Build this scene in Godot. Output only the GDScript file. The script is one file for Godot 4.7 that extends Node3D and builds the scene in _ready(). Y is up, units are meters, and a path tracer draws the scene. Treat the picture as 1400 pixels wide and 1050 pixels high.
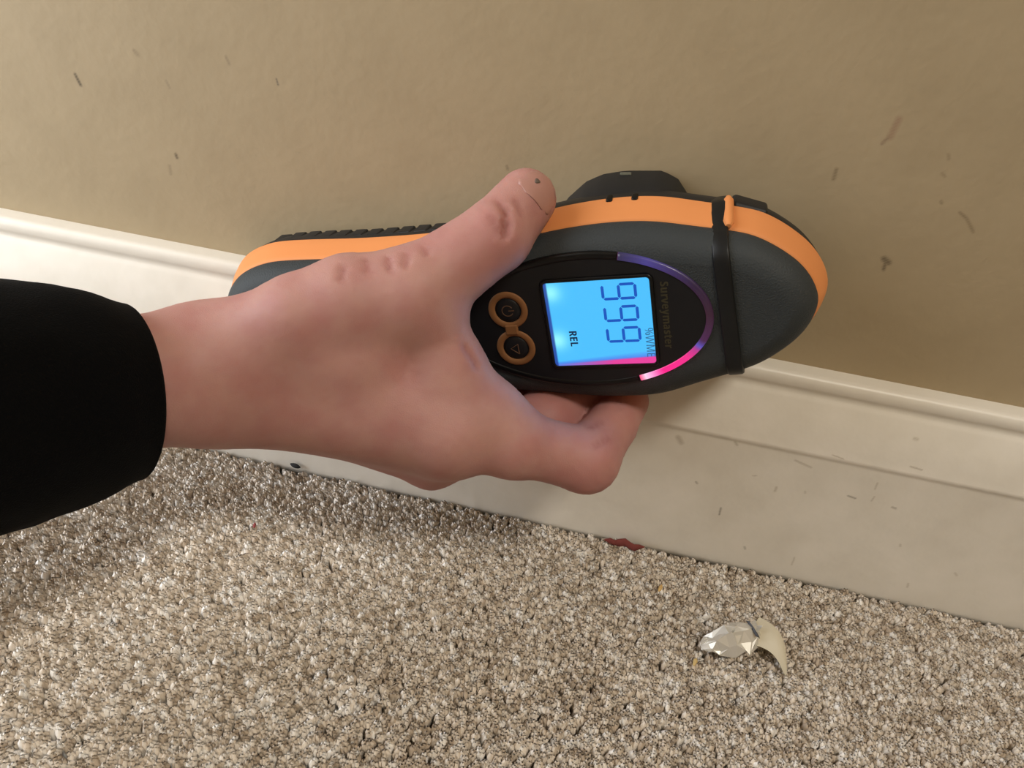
extends Node3D

# A hand holds a damp meter against a tan wall just above a white baseboard and carpet.
# Metres, y up. The pictured wall is the plane z = 0, the room lies on +z, the carpet near y = 0.

var rng := RandomNumberGenerator.new()
var mats := {}


func _ready() -> void:
	rng.seed = 11
	camera_and_sky()
	materials()
	room()
	ceiling_lamp()
	baseboard()
	carpet()
	meter()
	person()
	floor_litter()


# ---------------------------------------------------------------- camera, light
func camera_and_sky() -> void:
	var cam := Camera3D.new()
	cam.name = "camera"
	cam.fov = 53.1
	cam.near = 0.01
	cam.far = 50.0
	cam.position = Vector3(0.0, 0.21992, 0.24147)
	cam.rotation_degrees = Vector3(-34.0, 6.368, 7.994)
	add_child(cam)
	cam.current = true
	var env := Environment.new()
	env.background_mode = Environment.BG_SKY
	var sky := Sky.new()
	var ps := ProceduralSkyMaterial.new()
	ps.sky_top_color = Color(0.62, 0.72, 0.88)
	ps.sky_horizon_color = Color(0.86, 0.89, 0.93)
	ps.ground_bottom_color = Color(0.42, 0.42, 0.38)
	ps.ground_horizon_color = Color(0.6, 0.6, 0.57)
	sky.sky_material = ps
	env.sky = sky
	env.background_energy_multiplier = 1.0
	env.tonemap_mode = Environment.TONE_MAPPER_LINEAR
	env.tonemap_exposure = 1.0
	env.sdfgi_enabled = true
	env.ssao_enabled = true
	env.ssil_enabled = true
	var we := WorldEnvironment.new()
	we.name = "world_environment"
	we.environment = env
	add_child(we)
	# daylight through the tall window in the left wall
	var day := AreaLight3D.new()
	day.name = "window_daylight"
	day.area_size = Vector2(WIN_Z1 - WIN_Z0, WIN_Y1 - WIN_Y0)
	day.light_color = Color(0.97, 0.985, 1.0)
	day.light_energy = 0.42
	day.set("area_range", 8.0)
	day.set("area_attenuation", 2.0)
	day.shadow_enabled = true
	day.position = Vector3(LEFT_X + 0.02, (WIN_Y0 + WIN_Y1) / 2.0, (WIN_Z0 + WIN_Z1) / 2.0)
	day.rotation_degrees = Vector3(0, -90, 0)
	add_child(day)
	# warm ceiling lamp further back in the room
	var lamp := AreaLight3D.new()
	lamp.name = "ceiling_lamp_light"
	lamp.area_size = Vector2(0.5, 0.5)
	lamp.light_color = Color(1.0, 0.972, 0.915)
	lamp.light_energy = 3.8
	lamp.set("area_range", 8.0)
	lamp.set("area_attenuation", 2.0)
	lamp.shadow_enabled = true
	lamp.position = LAMP_AT + Vector3(0, -0.065, 0)
	lamp.rotation_degrees = Vector3(-90, 0, 0)
	add_child(lamp)


const LEFT_X := -0.52
const LAMP_AT := Vector3(0.9, 2.4, 1.2)
const RIGHT_X := 1.6
const FRONT_Z := 2.3
const CEIL_Y := 2.4
const WIN_Y0 := 0.03
const WIN_Y1 := 0.66
const WIN_Z0 := 0.02
const WIN_Z1 := 0.42


# ---------------------------------------------------------------- small helpers
func tag(o: Node, label := "", category := "", kind := "", group := "") -> void:
	if label: o.set_meta("label", label)
	if category: o.set_meta("category", category)
	if kind: o.set_meta("kind", kind)
	if group: o.set_meta("group", group)


func put(called: String, mesh: Mesh, m: Material, parent: Node = null) -> MeshInstance3D:
	var o := MeshInstance3D.new()
	o.name = called
	o.mesh = mesh
	o.material_override = m
	(parent if parent else self).add_child(o, true)
	return o


func thing(called: String, label: String, category: String, at := Vector3.ZERO) -> Node3D:
	var o := Node3D.new()
	o.name = called
	o.position = at
	add_child(o, true)
	tag(o, label, category)
	return o


# triangles counter-clockwise seen from outside -> mesh with smooth normals (Godot wants clockwise)
func mesh_of(v: PackedVector3Array, ix: PackedInt32Array, col := PackedColorArray(), uv := PackedVector2Array(), uv2 := PackedVector2Array(), closed := true) -> ArrayMesh:
	if closed:
		var vol := 0.0
		for t in range(0, ix.size(), 3):
			vol += v[ix[t]].dot(v[ix[t + 1]].cross(v[ix[t + 2]]))
		if vol < 0.0:
			for t in range(0, ix.size(), 3):
				var s := ix[t]
				ix[t] = ix[t + 1]
				ix[t + 1] = s
	var n := PackedVector3Array()
	n.resize(v.size())
	for t in range(0, ix.size(), 3):
		var c := (v[ix[t + 1]] - v[ix[t]]).cross(v[ix[t + 2]] - v[ix[t]]) * 1e6
		n[ix[t]] += c
		n[ix[t + 1]] += c
		n[ix[t + 2]] += c
	for i in n.size():
		n[i] = n[i].normalized() if n[i].length_squared() > 0 else Vector3.UP
	var rev := PackedInt32Array()
	rev.resize(ix.size())
	for t in range(0, ix.size(), 3):
		rev[t] = ix[t]
		rev[t + 1] = ix[t + 2]
		rev[t + 2] = ix[t + 1]
	var a := []
	a.resize(Mesh.ARRAY_MAX)
	a[Mesh.ARRAY_VERTEX] = v
	a[Mesh.ARRAY_NORMAL] = n
	a[Mesh.ARRAY_INDEX] = rev
	if col.size(): a[Mesh.ARRAY_COLOR] = col
	if uv.size(): a[Mesh.ARRAY_TEX_UV] = uv
	if uv2.size(): a[Mesh.ARRAY_TEX_UV2] = uv2
	var m := ArrayMesh.new()
	m.add_surface_from_arrays(Mesh.PRIMITIVE_TRIANGLES, a)
	return m


# rows of points joined into a skin; each row may close on itself, the ends may be capped
func skin(rows: Array, close_row: bool, caps: bool, closed := true, close_rows := false, facets := false) -> ArrayMesh:
	var v := PackedVector3Array()
	var ix := PackedInt32Array()
	var w: int = rows[0].size()
	for r in rows:
		v.append_array(r)
	var nr := rows.size()
	for j in (nr if close_rows else nr - 1):
		for i in (w if close_row else w - 1):
			var a := j * w + i
			var b := j * w + (i + 1) % w
			var c := ((j + 1) % nr) * w + i
			var d := ((j + 1) % nr) * w + (i + 1) % w
			ix.append_array(PackedInt32Array([a, b, d, a, d, c]))
	if caps:
		for e in [0, rows.size() - 1]:
			var mid := Vector3.ZERO
			for p in rows[e]:
				mid += p
			var at := v.size()
			for p in rows[e]:
				v.append(p)
			v.append(mid / w)
			for i in w:
				var p0 := at + i
				var p1 := at + (i + 1) % w
				if e == 0:
					ix.append_array(PackedInt32Array([p1, p0, at + w]))
				else:
					ix.append_array(PackedInt32Array([p0, p1, at + w]))
	if facets:
		var fv := PackedVector3Array()
		for k in ix:
			fv.append(v[k])
		return mesh_of(fv, PackedInt32Array(range(fv.size())), PackedColorArray(), PackedVector2Array(), PackedVector2Array(), closed)
	return mesh_of(v, ix, PackedColorArray(), PackedVector2Array(), PackedVector2Array(), closed)


# a box with chamfered edges as one convex skin
func soft_box(size: Vector3, r: float, at := Vector3.ZERO, basis := Basis()) -> ArrayMesh:
	var rows := []
	var h := size / 2.0
	for lv in [[-h.z, r], [-h.z + r * 0.3, r * 0.3], [-h.z + r, 0.0], [h.z - r, 0.0], [h.z - r * 0.3, r * 0.3], [h.z, r]]:
		var row := PackedVector3Array()
		for c in 4:
			var sx: float = [1, -1, -1, 1][c]
			var sy: float = [1, 1, -1, -1][c]
			for k in 4:
				var an: float = c * PI / 2 + k * PI / 6
				var rr: float = maxf(r - lv[1], 0.0)
				row.append(basis * Vector3(sx * (h.x - r) + rr * cos(an), sy * (h.y - r) + rr * sin(an), lv[0]) + at)
		rows.append(row)
	return skin(rows, true, true)


# a tube through points, radii per point
func tube(path: PackedVector3Array, radii: PackedFloat32Array, sides := 10, flat := 1.0) -> ArrayMesh:
	var rows := []
	var up := Vector3(0.13, 0.2, 0.97)
	for i in path.size():
		var d := (path[mini(i + 1, path.size() - 1)] - path[maxi(i - 1, 0)]).normalized()
		var s := d.cross(up).normalized()
		var t := s.cross(d)
		var row := PackedVector3Array()
		for k in sides:
			var an := TAU * k / sides
			row.append(path[i] + (s * cos(an) + t * sin(an) * flat) * radii[i])
		rows.append(row)
	return skin(rows, true, true)


func lin(r: float, g: float, b: float) -> Color:
	return Color(r, g, b).srgb_to_linear()


# ---------------------------------------------------------------- materials
func flat_mat(c: Color, rough: float, spec := 0.5) -> StandardMaterial3D:
	var m := StandardMaterial3D.new()
	m.albedo_color = c
	m.roughness = rough
	m.metallic_specular = spec
	return m


func noise_tex(sd: int, freq: float, size := 512, octaves := 3, kind := FastNoiseLite.TYPE_SIMPLEX_SMOOTH) -> NoiseTexture2D:
	var n := FastNoiseLite.new()
	n.seed = sd
	n.noise_type = kind
	n.frequency = freq
	n.fractal_octaves = octaves
	var t := NoiseTexture2D.new()
	t.width = size
	t.height = size
	t.seamless = true
	t.noise = n
	return t


func relief(m: StandardMaterial3D, t: Texture2D, per_metre: float, cm: float) -> void:
	m.uv1_triplanar = true
	m.uv1_world_triplanar = false
	m.uv1_scale = Vector3.ONE * per_metre
	m.heightmap_enabled = true
	m.heightmap_texture = t
	m.heightmap_scale = cm


func materials() -> void:
	var fine := noise_tex(3, 0.03)
	var grain := noise_tex(5, 0.12)
	mats.fine = fine
	mats.grain = grain
	var m := flat_mat(Color(0.655, 0.590, 0.478), 0.62, 0.35)
	relief(m, fine, 12.0, 0.007)
	mats.wall = m
	m = flat_mat(Color(0.655, 0.590, 0.478), 0.8)
	mats.plain_wall = m
	mats.ceiling = flat_mat(Color(0.88, 0.87, 0.84), 0.9)
	m = flat_mat(Color(0.875, 0.852, 0.81), 0.38, 0.45)
	relief(m, fine, 9.0, 0.01)
	mats.trim = m
	mats.white = flat_mat(Color(0.9, 0.9, 0.88), 0.4)
	mats.carpet_base = flat_mat(Color(0.42, 0.37, 0.31), 1.0, 0.1)
	m = flat_mat(Color.WHITE, 0.9, 0.25)
	m.vertex_color_use_as_albedo = true
	mats.pile = m
	# meter
	m = flat_mat(Color(0.195, 0.213, 0.222), 0.62, 0.4)
	relief(m, grain, 26.0, 0.018)
	mats.rubber = m
	mats.dark = flat_mat(Color(0.115, 0.118, 0.125), 0.5, 0.4)
	mats.panel = flat_mat(Color(0.10, 0.10, 0.11), 0.42, 0.35)
	mats.black = flat_mat(Color(0.045, 0.045, 0.05), 0.35, 0.4)
	mats.strap = flat_mat(Color(0.085, 0.09, 0.095), 0.4, 0.4)
	mats.orange = flat_mat(Color(0.865, 0.56, 0.335), 0.55, 0.35)
	mats.button_orange = flat_mat(Color(0.52, 0.355, 0.22), 0.6, 0.35)
	mats.olive = flat_mat(Color(0.215, 0.195, 0.11), 0.6)
	mats.icon = flat_mat(Color(0.33, 0.22, 0.13), 0.6)
	# skin
	m = flat_mat(Color.WHITE, 0.52, 0.4)
	m.vertex_color_use_as_albedo = true
	relief(m, grain, 40.0, 0.008)
	m.subsurf_scatter_enabled = true
	m.subsurf_scatter_strength = 0.12
	mats.skin = m
	m = flat_mat(Color(0.67, 0.495, 0.455), 0.36, 0.5)
	mats.nail = m
	m = flat_mat(Color(0.025, 0.027, 0.031), 0.95, 0.2)
	m.rim_enabled = true
	m.rim = 0.12
	relief(m, grain, 30.0, 0.02)
	mats.fleece = m


# ---------------------------------------------------------------- room
func slab(called: String, a: Vector3, b: Vector3, m: Material) -> MeshInstance3D:
	var bm := BoxMesh.new()
	bm.size = b - a
	var o := put(called, bm, m)
	o.position = (a + b) / 2.0
	tag(o, "", "", "structure")
	return o


# a picture that is clear except for soft short strokes [x, y, dx, dy, width, colour, strength] in metres
func strokes_image(x0: float, y0: float, w: float, h: float, px: int, strokes: Array, base: Color, mott: float, sd: int) -> ImageTexture:
	var py := int(round(px * h / w))
	var im := Image.create(px, py, false, Image.FORMAT_RGBA8)
	base.a = 0.0
	im.fill(base)
	if mott > 0.0:
		var n := FastNoiseLite.new()
		n.seed = sd
		n.frequency = 0.012
		n.fractal_octaves = 4
		for y in py:
			for x in px:
				var q := n.get_noise_2d(x, y)
				var dark := q < 0.0
				var edge := minf(minf(x, px - 1 - x), minf(y, py - 1 - y)) / 40.0
				var al := clampf(absf(q) * mott, 0.0, 0.5) * clampf(edge, 0.0, 1.0)
				im.set_pixel(x, y, Color(base.r * 0.86, base.g * 0.84, base.b * 0.82, al) if dark else Color(minf(base.r * 1.1, 1), minf(base.g * 1.1, 1), minf(base.b * 1.12, 1), al))
	var s := px / w
	for k in strokes:
		var a := Vector2((k[0] - x0) * s, py - (k[1] - y0) * s)
		var b := a + Vector2(k[2], -k[3]) * s
		var r: float = k[4] * s
		var c: Color = k[5]
		for y in range(maxi(0, int(minf(a.y, b.y) - r * 2)), mini(py, int(maxf(a.y, b.y) + r * 2) + 1)):
			for x in range(maxi(0, int(minf(a.x, b.x) - r * 2)), mini(px, int(maxf(a.x, b.x) + r * 2) + 1)):
				var p := Vector2(x, y)
				var q := Geometry2D.get_closest_point_to_segment(p, a, b)
				var d := p.distance_to(q) / r
				var st: float = clampf(1.25 - d, 0.0, 1.0) * k[6] * (0.75 + 0.25 * sin(x * 1.7 + y * 2.3))
				var was := im.get_pixel(x, y)
				if st > was.a:
					im.set_pixel(x, y, Color(c.r, c.g, c.b, st))
	return ImageTexture.create_from_image(im)


func room() -> void:
	# wall behind the meter: its own mesh so that marks can be laid on by uv2
	var x0 := LEFT_X - 0.12
	var x1 := RIGHT_X + 0.12
	var v := PackedVector3Array()
	var uv2 := PackedVector2Array()
	var ix := PackedInt32Array()
	for p in [Vector3(x0, -0.02, 0), Vector3(x1, -0.02, 0), Vector3(x1, CEIL_Y, 0), Vector3(x0, CEIL_Y, 0), Vector3(x0, -0.02, -0.1), Vector3(x1, -0.02, -0.1), Vector3(x1, CEIL_Y, -0.1), Vector3(x0, CEIL_Y, -0.1)]:
		for k in 3:
			v.append(p)
			uv2.append(Vector2((p.x + 0.28) / 0.52, 1.0 - (p.y - 0.05) / 0.26))
	for f in [[0, 1, 2, 3, 0], [5, 4, 7, 6, 0], [4, 0, 3, 7, 1], [1, 5, 6, 2, 1], [3, 2, 6, 7, 2], [4, 5, 1, 0, 2]]:
		var o: int = f[4]
		ix.append_array(PackedInt32Array([f[0] * 3 + o, f[1] * 3 + o, f[2] * 3 + o, f[0] * 3 + o, f[2] * 3 + o, f[3] * 3 + o]))
	var dk := Color(0.23, 0.19, 0.15)
	var strokes := [
		[-0.1883, 0.1440, 0.0013, -0.0032, 0.0007, dk, 0.9], [-0.1550, 0.1225, 0.0002, -0.0010, 0.0007, dk, 0.8], [-0.1162, 0.1538, 0.0005, -0.0017, 0.0004, Color(0.25, 0.25, 0.27), 0.7],
		[0.0722, 0.1722, -0.0005, -0.0050, 0.0012, Color(0.52, 0.36, 0.30), 0.5], [0.0714, 0.1672, -0.0012, -0.0022, 0.0006, Color(0.4, 0.27, 0.22), 0.5], [0.0604, 0.1556, 0.0002, -0.0030, 0.0007, Color(0.4, 0.34, 0.25), 0.6],
		[0.0836, 0.1310, 0.0018, -0.0010, 0.0011, dk, 0.75], [0.0846, 0.1300, 0.0002, -0.0024, 0.0007, dk, 0.7], [0.0990, 0.1492, 0.0022, -0.0012, 0.0006, Color(0.42, 0.36, 0.27), 0.6], [0.1016, 0.1478, 0.0034, -0.0036, 0.0006, Color(0.44, 0.37, 0.28), 0.55],
		[-0.0386, 0.1390, 0.0004, -0.0010, 0.0006, dk, 0.4], [0.0925, 0.1515, 0.0004, -0.0005, 0.0006, Color(0.38, 0.33, 0.24), 0.5], [0.0890, 0.1650, 0.0006, -0.0012, 0.0006, Color(0.42, 0.36, 0.27), 0.4], [0.0895, 0.1595, 0.0010, -0.0006, 0.0006, Color(0.42, 0.36, 0.27), 0.35],
		[-0.165, 0.155, 0.001, -0.001, 0.0009, Color(0.45, 0.40, 0.33), 0.45], [-0.155, 0.147, 0.001, -0.002, 0.0007, Color(0.45, 0.40, 0.33), 0.4], [-0.133, 0.158, 0.001, -0.002, 0.0006, Color(0.40, 0.36, 0.3), 0.4], [-0.158, 0.118, 0.0, -0.003, 0.0007, Color(0.45, 0.40, 0.33), 0.4],
	]
	var wall_mat: StandardMaterial3D = mats.wall
	wall_mat.detail_enabled = true
	wall_mat.detail_uv_layer = BaseMaterial3D.DETAIL_UV_2
	wall_mat.detail_blend_mode = BaseMaterial3D.BLEND_MODE_MIX
	wall_mat.detail_albedo = strokes_image(-0.28, 0.05, 0.52, 0.26, 1400, strokes, Color(0.655, 0.590, 0.478), 0.22, 4)
	wall_mat.texture_repeat = true
	var w := put("wall_back", mesh_of(v, ix, PackedColorArray(), PackedVector2Array(), uv2), mats.wall)
	tag(w, "", "", "structure")
	slab("floor", Vector3(x0, -0.12, -0.1), Vector3(x1, -0.004, FRONT_Z + 0.12), mats.carpet_base)
	slab("ceiling", Vector3(x0, CEIL_Y, -0.1), Vector3(x1, CEIL_Y + 0.12, FRONT_Z + 0.12), mats.ceiling)
	slab("wall_right", Vector3(RIGHT_X, -0.004, 0), Vector3(x1, CEIL_Y, FRONT_Z + 0.12), mats.plain_wall)
	slab("wall_front", Vector3(x0, -0.004, FRONT_Z), Vector3(RIGHT_X, CEIL_Y, FRONT_Z + 0.12), mats.plain_wall)
	# left wall with a window opening
	var c := CSGCombiner3D.new()
	c.name = "wall_left"
	var whole := CSGBox3D.new()
	whole.name = "wall_slab"
	whole.size = Vector3(0.12, CEIL_Y + 0.004, FRONT_Z)
	whole.position = Vector3(LEFT_X - 0.06, CEIL_Y / 2 - 0.002, FRONT_Z / 2)
	whole.material = mats.plain_wall
	c.add_child(whole)
	var hole := CSGBox3D.new()
	hole.name = "window_opening"
	hole.operation = CSGShape3D.OPERATION_SUBTRACTION
	hole.size = Vector3(0.3, WIN_Y1 - WIN_Y0, WIN_Z1 - WIN_Z0)
	hole.position = Vector3(LEFT_X - 0.06, (WIN_Y0 + WIN_Y1) / 2, (WIN_Z0 + WIN_Z1) / 2)
	hole.material = mats.white
	c.add_child(hole)
	add_child(c)
	tag(c, "", "", "structure")
	var win := Node3D.new()
	win.name = "window_1"
	win.position = Vector3(LEFT_X - 0.06, WIN_Y0, (WIN_Z0 + WIN_Z1) / 2)
	add_child(win)
	tag(win, "", "", "structure")
	var ww := WIN_Z1 - WIN_Z0
	var wh := WIN_Y1 - WIN_Y0
	for s in [[Vector3(0.04, 0.04, ww), Vector3(0, 0.02, 0)], [Vector3(0.04, 0.04, ww), Vector3(0, wh - 0.02, 0)], [Vector3(0.03, 0.03, ww - 0.08), Vector3(0, wh / 2, 0)], [Vector3(0.04, wh - 0.08, 0.04), Vector3(0, wh / 2, ww / 2 - 0.02)], [Vector3(0.04, wh - 0.08, 0.04), Vector3(0, wh / 2, -ww / 2 + 0.02)]]:
		put("window_frame", soft_box(s[0], 0.004, s[1]), mats.white, win)
	var glass := StandardMaterial3D.new()
	glass.transparency = BaseMaterial3D.TRANSPARENCY_ALPHA
	glass.albedo_color = Color(0.95, 0.98, 0.98, 0.05)
	glass.roughness = 0.02
	for s in [0.25, 0.75]:
		put("window_pane", soft_box(Vector3(0.004, wh / 2 - 0.06, ww - 0.08), 0.001, Vector3(0, wh * s, 0)), glass, win)


func ceiling_lamp() -> void:
	var t := thing("ceiling_light", "square ceiling lamp with a white frame and a warm glowing diffuser", "ceiling light", LAMP_AT)
	put("frame", soft_box(Vector3(0.56, 0.04, 0.56), 0.006, Vector3(0, -0.02, 0)), mats.white, t)
	var glow := flat_mat(Color(0.9, 0.88, 0.84), 0.6)
	glow.emission_enabled = true
	glow.emission = Color(1.0, 0.972, 0.915)
	glow.emission_energy_multiplier = 1.5
	put("diffuser_lamp", soft_box(Vector3(0.5, 0.02, 0.5), 0.008, Vector3(0, -0.05, 0)), glow, t)


# ---------------------------------------------------------------- baseboard
func baseboard() -> void:
	var prof: Array = [Vector2(0.0, -0.004), Vector2(0.0130, -0.004), Vector2(0.0133, 0.002), Vector2(0.0133, 0.030), Vector2(0.0133, 0.0585), Vector2(0.0133, 0.0594), Vector2(0.01335, 0.0600), Vector2(0.01355, 0.0607), Vector2(0.0138, 0.0613), Vector2(0.01385, 0.0620), Vector2(0.0138, 0.0625)]
	for k in 9:
		var f := k / 8.0
		prof.append(Vector2(0.0136 - 0.0052 * f + 0.0007 * sin(PI * f), 0.0630 + 0.0160 * f))
	prof.append_array([Vector2(0.0079, 0.0800), Vector2(0.0074, 0.0806), Vector2(0.0071, 0.0814), Vector2(0.0071, 0.0824), Vector2(0.0074, 0.0832), Vector2(0.0077, 0.0840), Vector2(0.0077, 0.0856), Vector2(0.0073, 0.0870), Vector2(0.0064, 0.0879), Vector2(0.0050, 0.0883), Vector2(0.0, 0.0884)])
	var v := PackedVector3Array()
	var uv2 := PackedVector2Array()
	var ix := PackedInt32Array()
	var xs := [LEFT_X, -0.3]
	for k in 60:
		xs.append(-0.3 + 0.6 * (k + 1) / 60.0)
	xs.append(RIGHT_X)
	var n := FastNoiseLite.new()
	n.seed = 8
	n.frequency = 9.0
	for x in xs:
		for i in prof.size():
			var p: Vector2 = prof[i]
			var wob: float = n.get_noise_2d(x, p.y * 3.0) * 0.00022 if i > 1 and i < prof.size() - 1 else 0.0
			v.append(Vector3(x, p.y + wob * 0.5, p.x + wob))
			uv2.append(Vector2((x + 0.26) / 0.5, 1.0 - p.y / 0.0884))
	var w := prof.size()
	for j in xs.size() - 1:
		for i in w - 1:
			ix.append_array(PackedInt32Array([j * w + i, (j + 1) * w + i, (j + 1) * w + i + 1, j * w + i, (j + 1) * w + i + 1, j * w + i + 1]))
	var dk := Color(0.33, 0.30, 0.25)
	var lt := Color(0.62, 0.57, 0.50)
	var strokes := [
		[0.0593, 0.0290, 0.0003, -0.0034, 0.00045, dk, 0.8], [0.0474, 0.0388, 0.0006, -0.0006, 0.0005, dk, 0.6], [0.1002, 0.0469, 0.0026, -0.0004, 0.0005, dk, 0.7], [0.1074, 0.0552, 0.0002, -0.0030, 0.0004, lt, 0.6], [0.1086, 0.0490, -0.0002, -0.0022, 0.0004, lt, 0.6],
		[0.1160, 0.0460, 0.0012, -0.0002, 0.0006, Color(0.45, 0.41, 0.36), 0.6], [0.0755, 0.0440, 0.0, -0.0018, 0.0006, lt, 0.6], [0.0729, 0.0124, 0.0005, -0.0010, 0.0005, dk, 0.5], [0.089, 0.0632, 0.004, -0.0006, 0.0003, lt, 0.8], [0.078, 0.0575, 0.006, -0.0016, 0.0006, lt, 0.5],
		[0.1150, 0.0648, 0.004, -0.0004, 0.0004, lt, 0.7], [0.0365, 0.0570, 0.0016, -0.0020, 0.0012, lt, 0.6], [0.056, 0.060, 0.001, -0.001, 0.0006, lt, 0.6], [0.113, 0.0745, 0.001, 0.0, 0.0007, lt, 0.5], [0.0855, 0.0450, 0.0003, -0.0008, 0.0005, lt, 0.5],
		[0.125, 0.030, 0.0004, -0.001, 0.0005, lt, 0.5], [0.148, 0.022, 0.001, -0.001, 0.0006, lt, 0.5], [0.135, 0.012, 0.0004, -0.002, 0.0005, lt, 0.5], [0.066, 0.047, 0.0012, 0.0003, 0.0004, lt, 0.5], [0.092, 0.0125, 0.0002, -0.004, 0.0004, lt, 0.5],
	]
	var m: StandardMaterial3D = mats.trim
	m.detail_enabled = true
	m.detail_uv_layer = BaseMaterial3D.DETAIL_UV_2
	m.detail_blend_mode = BaseMaterial3D.BLEND_MODE_MIX
	m.detail_albedo = strokes_image(-0.26, 0.0, 0.5, 0.0884, 1600, strokes, Color(0.875, 0.852, 0.81), 0.3, 9)
	var o := put("baseboard_back", mesh_of(v, ix, PackedColorArray(), PackedVector2Array(), uv2, false), mats.trim)
	tag(o, "", "", "structure")


# ---------------------------------------------------------------- carpet
func carpet() -> void:
	# one tuft: four short two-ply yarn ends that splay and curl over
	var v := PackedVector3Array()
	var col := PackedColorArray()
	var ix := PackedInt32Array()
	for s in 4:
		var base := Vector3(rng.randf_range(-0.0007, 0.0007), 0.0, rng.randf_range(-0.0007, 0.0007))
		var lean := Vector3(rng.randf_range(-0.0006, 0.0006), 0.0, rng.randf_range(-0.0006, 0.0006))
		var hgt := rng.randf_range(0.0070, 0.0082)
		var tone := rng.randf_range(0.86, 1.14)
		var at0 := v.size()
		for j in 6:
			var f := j / 5.0
			var c := base + lean * f * f + Vector3(0, hgt * (f - 0.12 * f * f * f), 0)
			var rad: float = [0.0005, 0.0006, 0.0007, 0.00082, 0.00074, 0.00028][j]
			for k in 6:
				var an := TAU * k / 6 + f * 3.0
				var rr := rad * (1.0 + 0.28 * cos(2.0 * an - f * 9.0))
				v.append(c + Vector3(cos(an) * rr, 0, sin(an) * rr))
				col.append(Color(tone, tone, tone))
		for j in 5:
			for k in 6:
				var a := at0 + j * 6 + k
				var b := at0 + j * 6 + (k + 1) % 6
				ix.append_array(PackedInt32Array([a, a + 6, b + 6, a, b + 6, b]))
	var tuft := mesh_of(v, ix, col)
	var mm := MultiMesh.new()
	mm.transform_format = MultiMesh.TRANSFORM_3D
	mm.use_colors = true
	mm.mesh = tuft
	var pitch := 0.0017
	var xa := -0.46
	var xb := 0.46
	var za := 0.0158
	var zb := 0.42
	var nx := int((xb - xa) / pitch)
	var nz := int((zb - za) / pitch)
	mm.instance_count = nx * nz
	var n := FastNoiseLite.new()
	n.seed = 21
	n.frequency = 60.0
	var tones := [lin(0.92, 0.88, 0.83), lin(0.89, 0.845, 0.79), lin(0.94, 0.91, 0.87), lin(0.83, 0.78, 0.715), lin(0.90, 0.86, 0.81), lin(0.98, 0.965, 0.945), lin(0.76, 0.70, 0.63)]
	var i := 0
	for jz in nz:
		for jx in nx:
			var p := Vector3(xa + (jx + 0.5 * (jz % 2)) * pitch, -0.004, za + jz * pitch)
			p.x += rng.randf_range(-0.0009, 0.0009)
			p.z += rng.randf_range(-0.0006, 0.0009)
			var b := Basis(Vector3.UP, rng.randf() * TAU)
			b = Basis(Vector3(rng.randf_range(-1, 1), 0, rng.randf_range(-1, 1)).normalized(), rng.randf_range(0.0, 0.16)) * b
			var q := n.get_noise_2d(p.x, p.z)
			var sc := rng.randf_range(0.90, 1.08) + q * 0.06
			mm.set_instance_transform(i, Transform3D(b.scaled(Vector3(sc * 1.05, sc, sc * 1.05)), p))
			var c: Color = tones[rng.randi() % 7]
			c = c.lerp(tones[3], clampf(-q * 0.5, 0.0, 0.6))
			mm.set_instance_color(i, c)
			i += 1
	var o := MultiMeshInstance3D.new()
	o.name = "carpet_pile"
	o.multimesh = mm
	o.material_override = mats.pile
	add_child(o)
	tag(o, "beige cut pile carpet running up to the white baseboard", "carpet", "stuff")


# ---------------------------------------------------------------- the meter
const HALF := [[-136.0, 0.0], [-135.3, 7.0], [-133.0, 13.0], [-129.5, 18.5], [-123.0, 23.5], [-114.0, 26.3], [-105.0, 26.8], [-75.0, 25.4], [-48.0, 25.4], [-25.0, 27.8], [-8.0, 30.2], [6.0, 31.0], [18.0, 30.2], [30.0, 27.5], [44.0, 23.8], [50.0, 20.6], [56.5, 15.2], [60.3, 10.6], [63.0, 5.2], [64.0, 0.0]]
const UC := -34.0
var outline := PackedVector2Array()


func make_outline() -> void:
	var c := Curve2D.new()
	c.bake_interval = 0.5
	var pts := []
	for h in HALF:
		pts.append(Vector2(h[0], h[1]))
	for k in range(HALF.size() - 2, 0, -1):
		pts.append(Vector2(HALF[k][0], -HALF[k][1] - 3.2 * smoothstep(44.0, 14.0, HALF[k][0]) * smoothstep(-130.0, -60.0, HALF[k][0])))
	var n := pts.size()
	for k in n + 1:
		var p: Vector2 = pts[k % n]
		var t: Vector2 = (pts[(k + 1) % n] - pts[(k + n - 1) % n]).normalized()
		var la: float = p.distance_to(pts[(k + n - 1) % n]) / 3.0
		var lb: float = p.distance_to(pts[(k + 1) % n]) / 3.0
		c.add_point(p, -t * la, t * lb)
	var total := c.get_baked_length()
	for k in 260:
		outline.append(c.sample_baked(total * k / 260.0, true))


# the outline moved inwards by about d millimetres, at height z millimetres, in metres
func ring(d: float, z: float) -> PackedVector3Array:
	var r := PackedVector3Array()
	for p in outline:
		r.append(Vector3(UC + (p.x - UC) * (1.0 - d / 99.0), p.y * (1.0 - d / 28.5), z) * 0.001)
	return r


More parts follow.
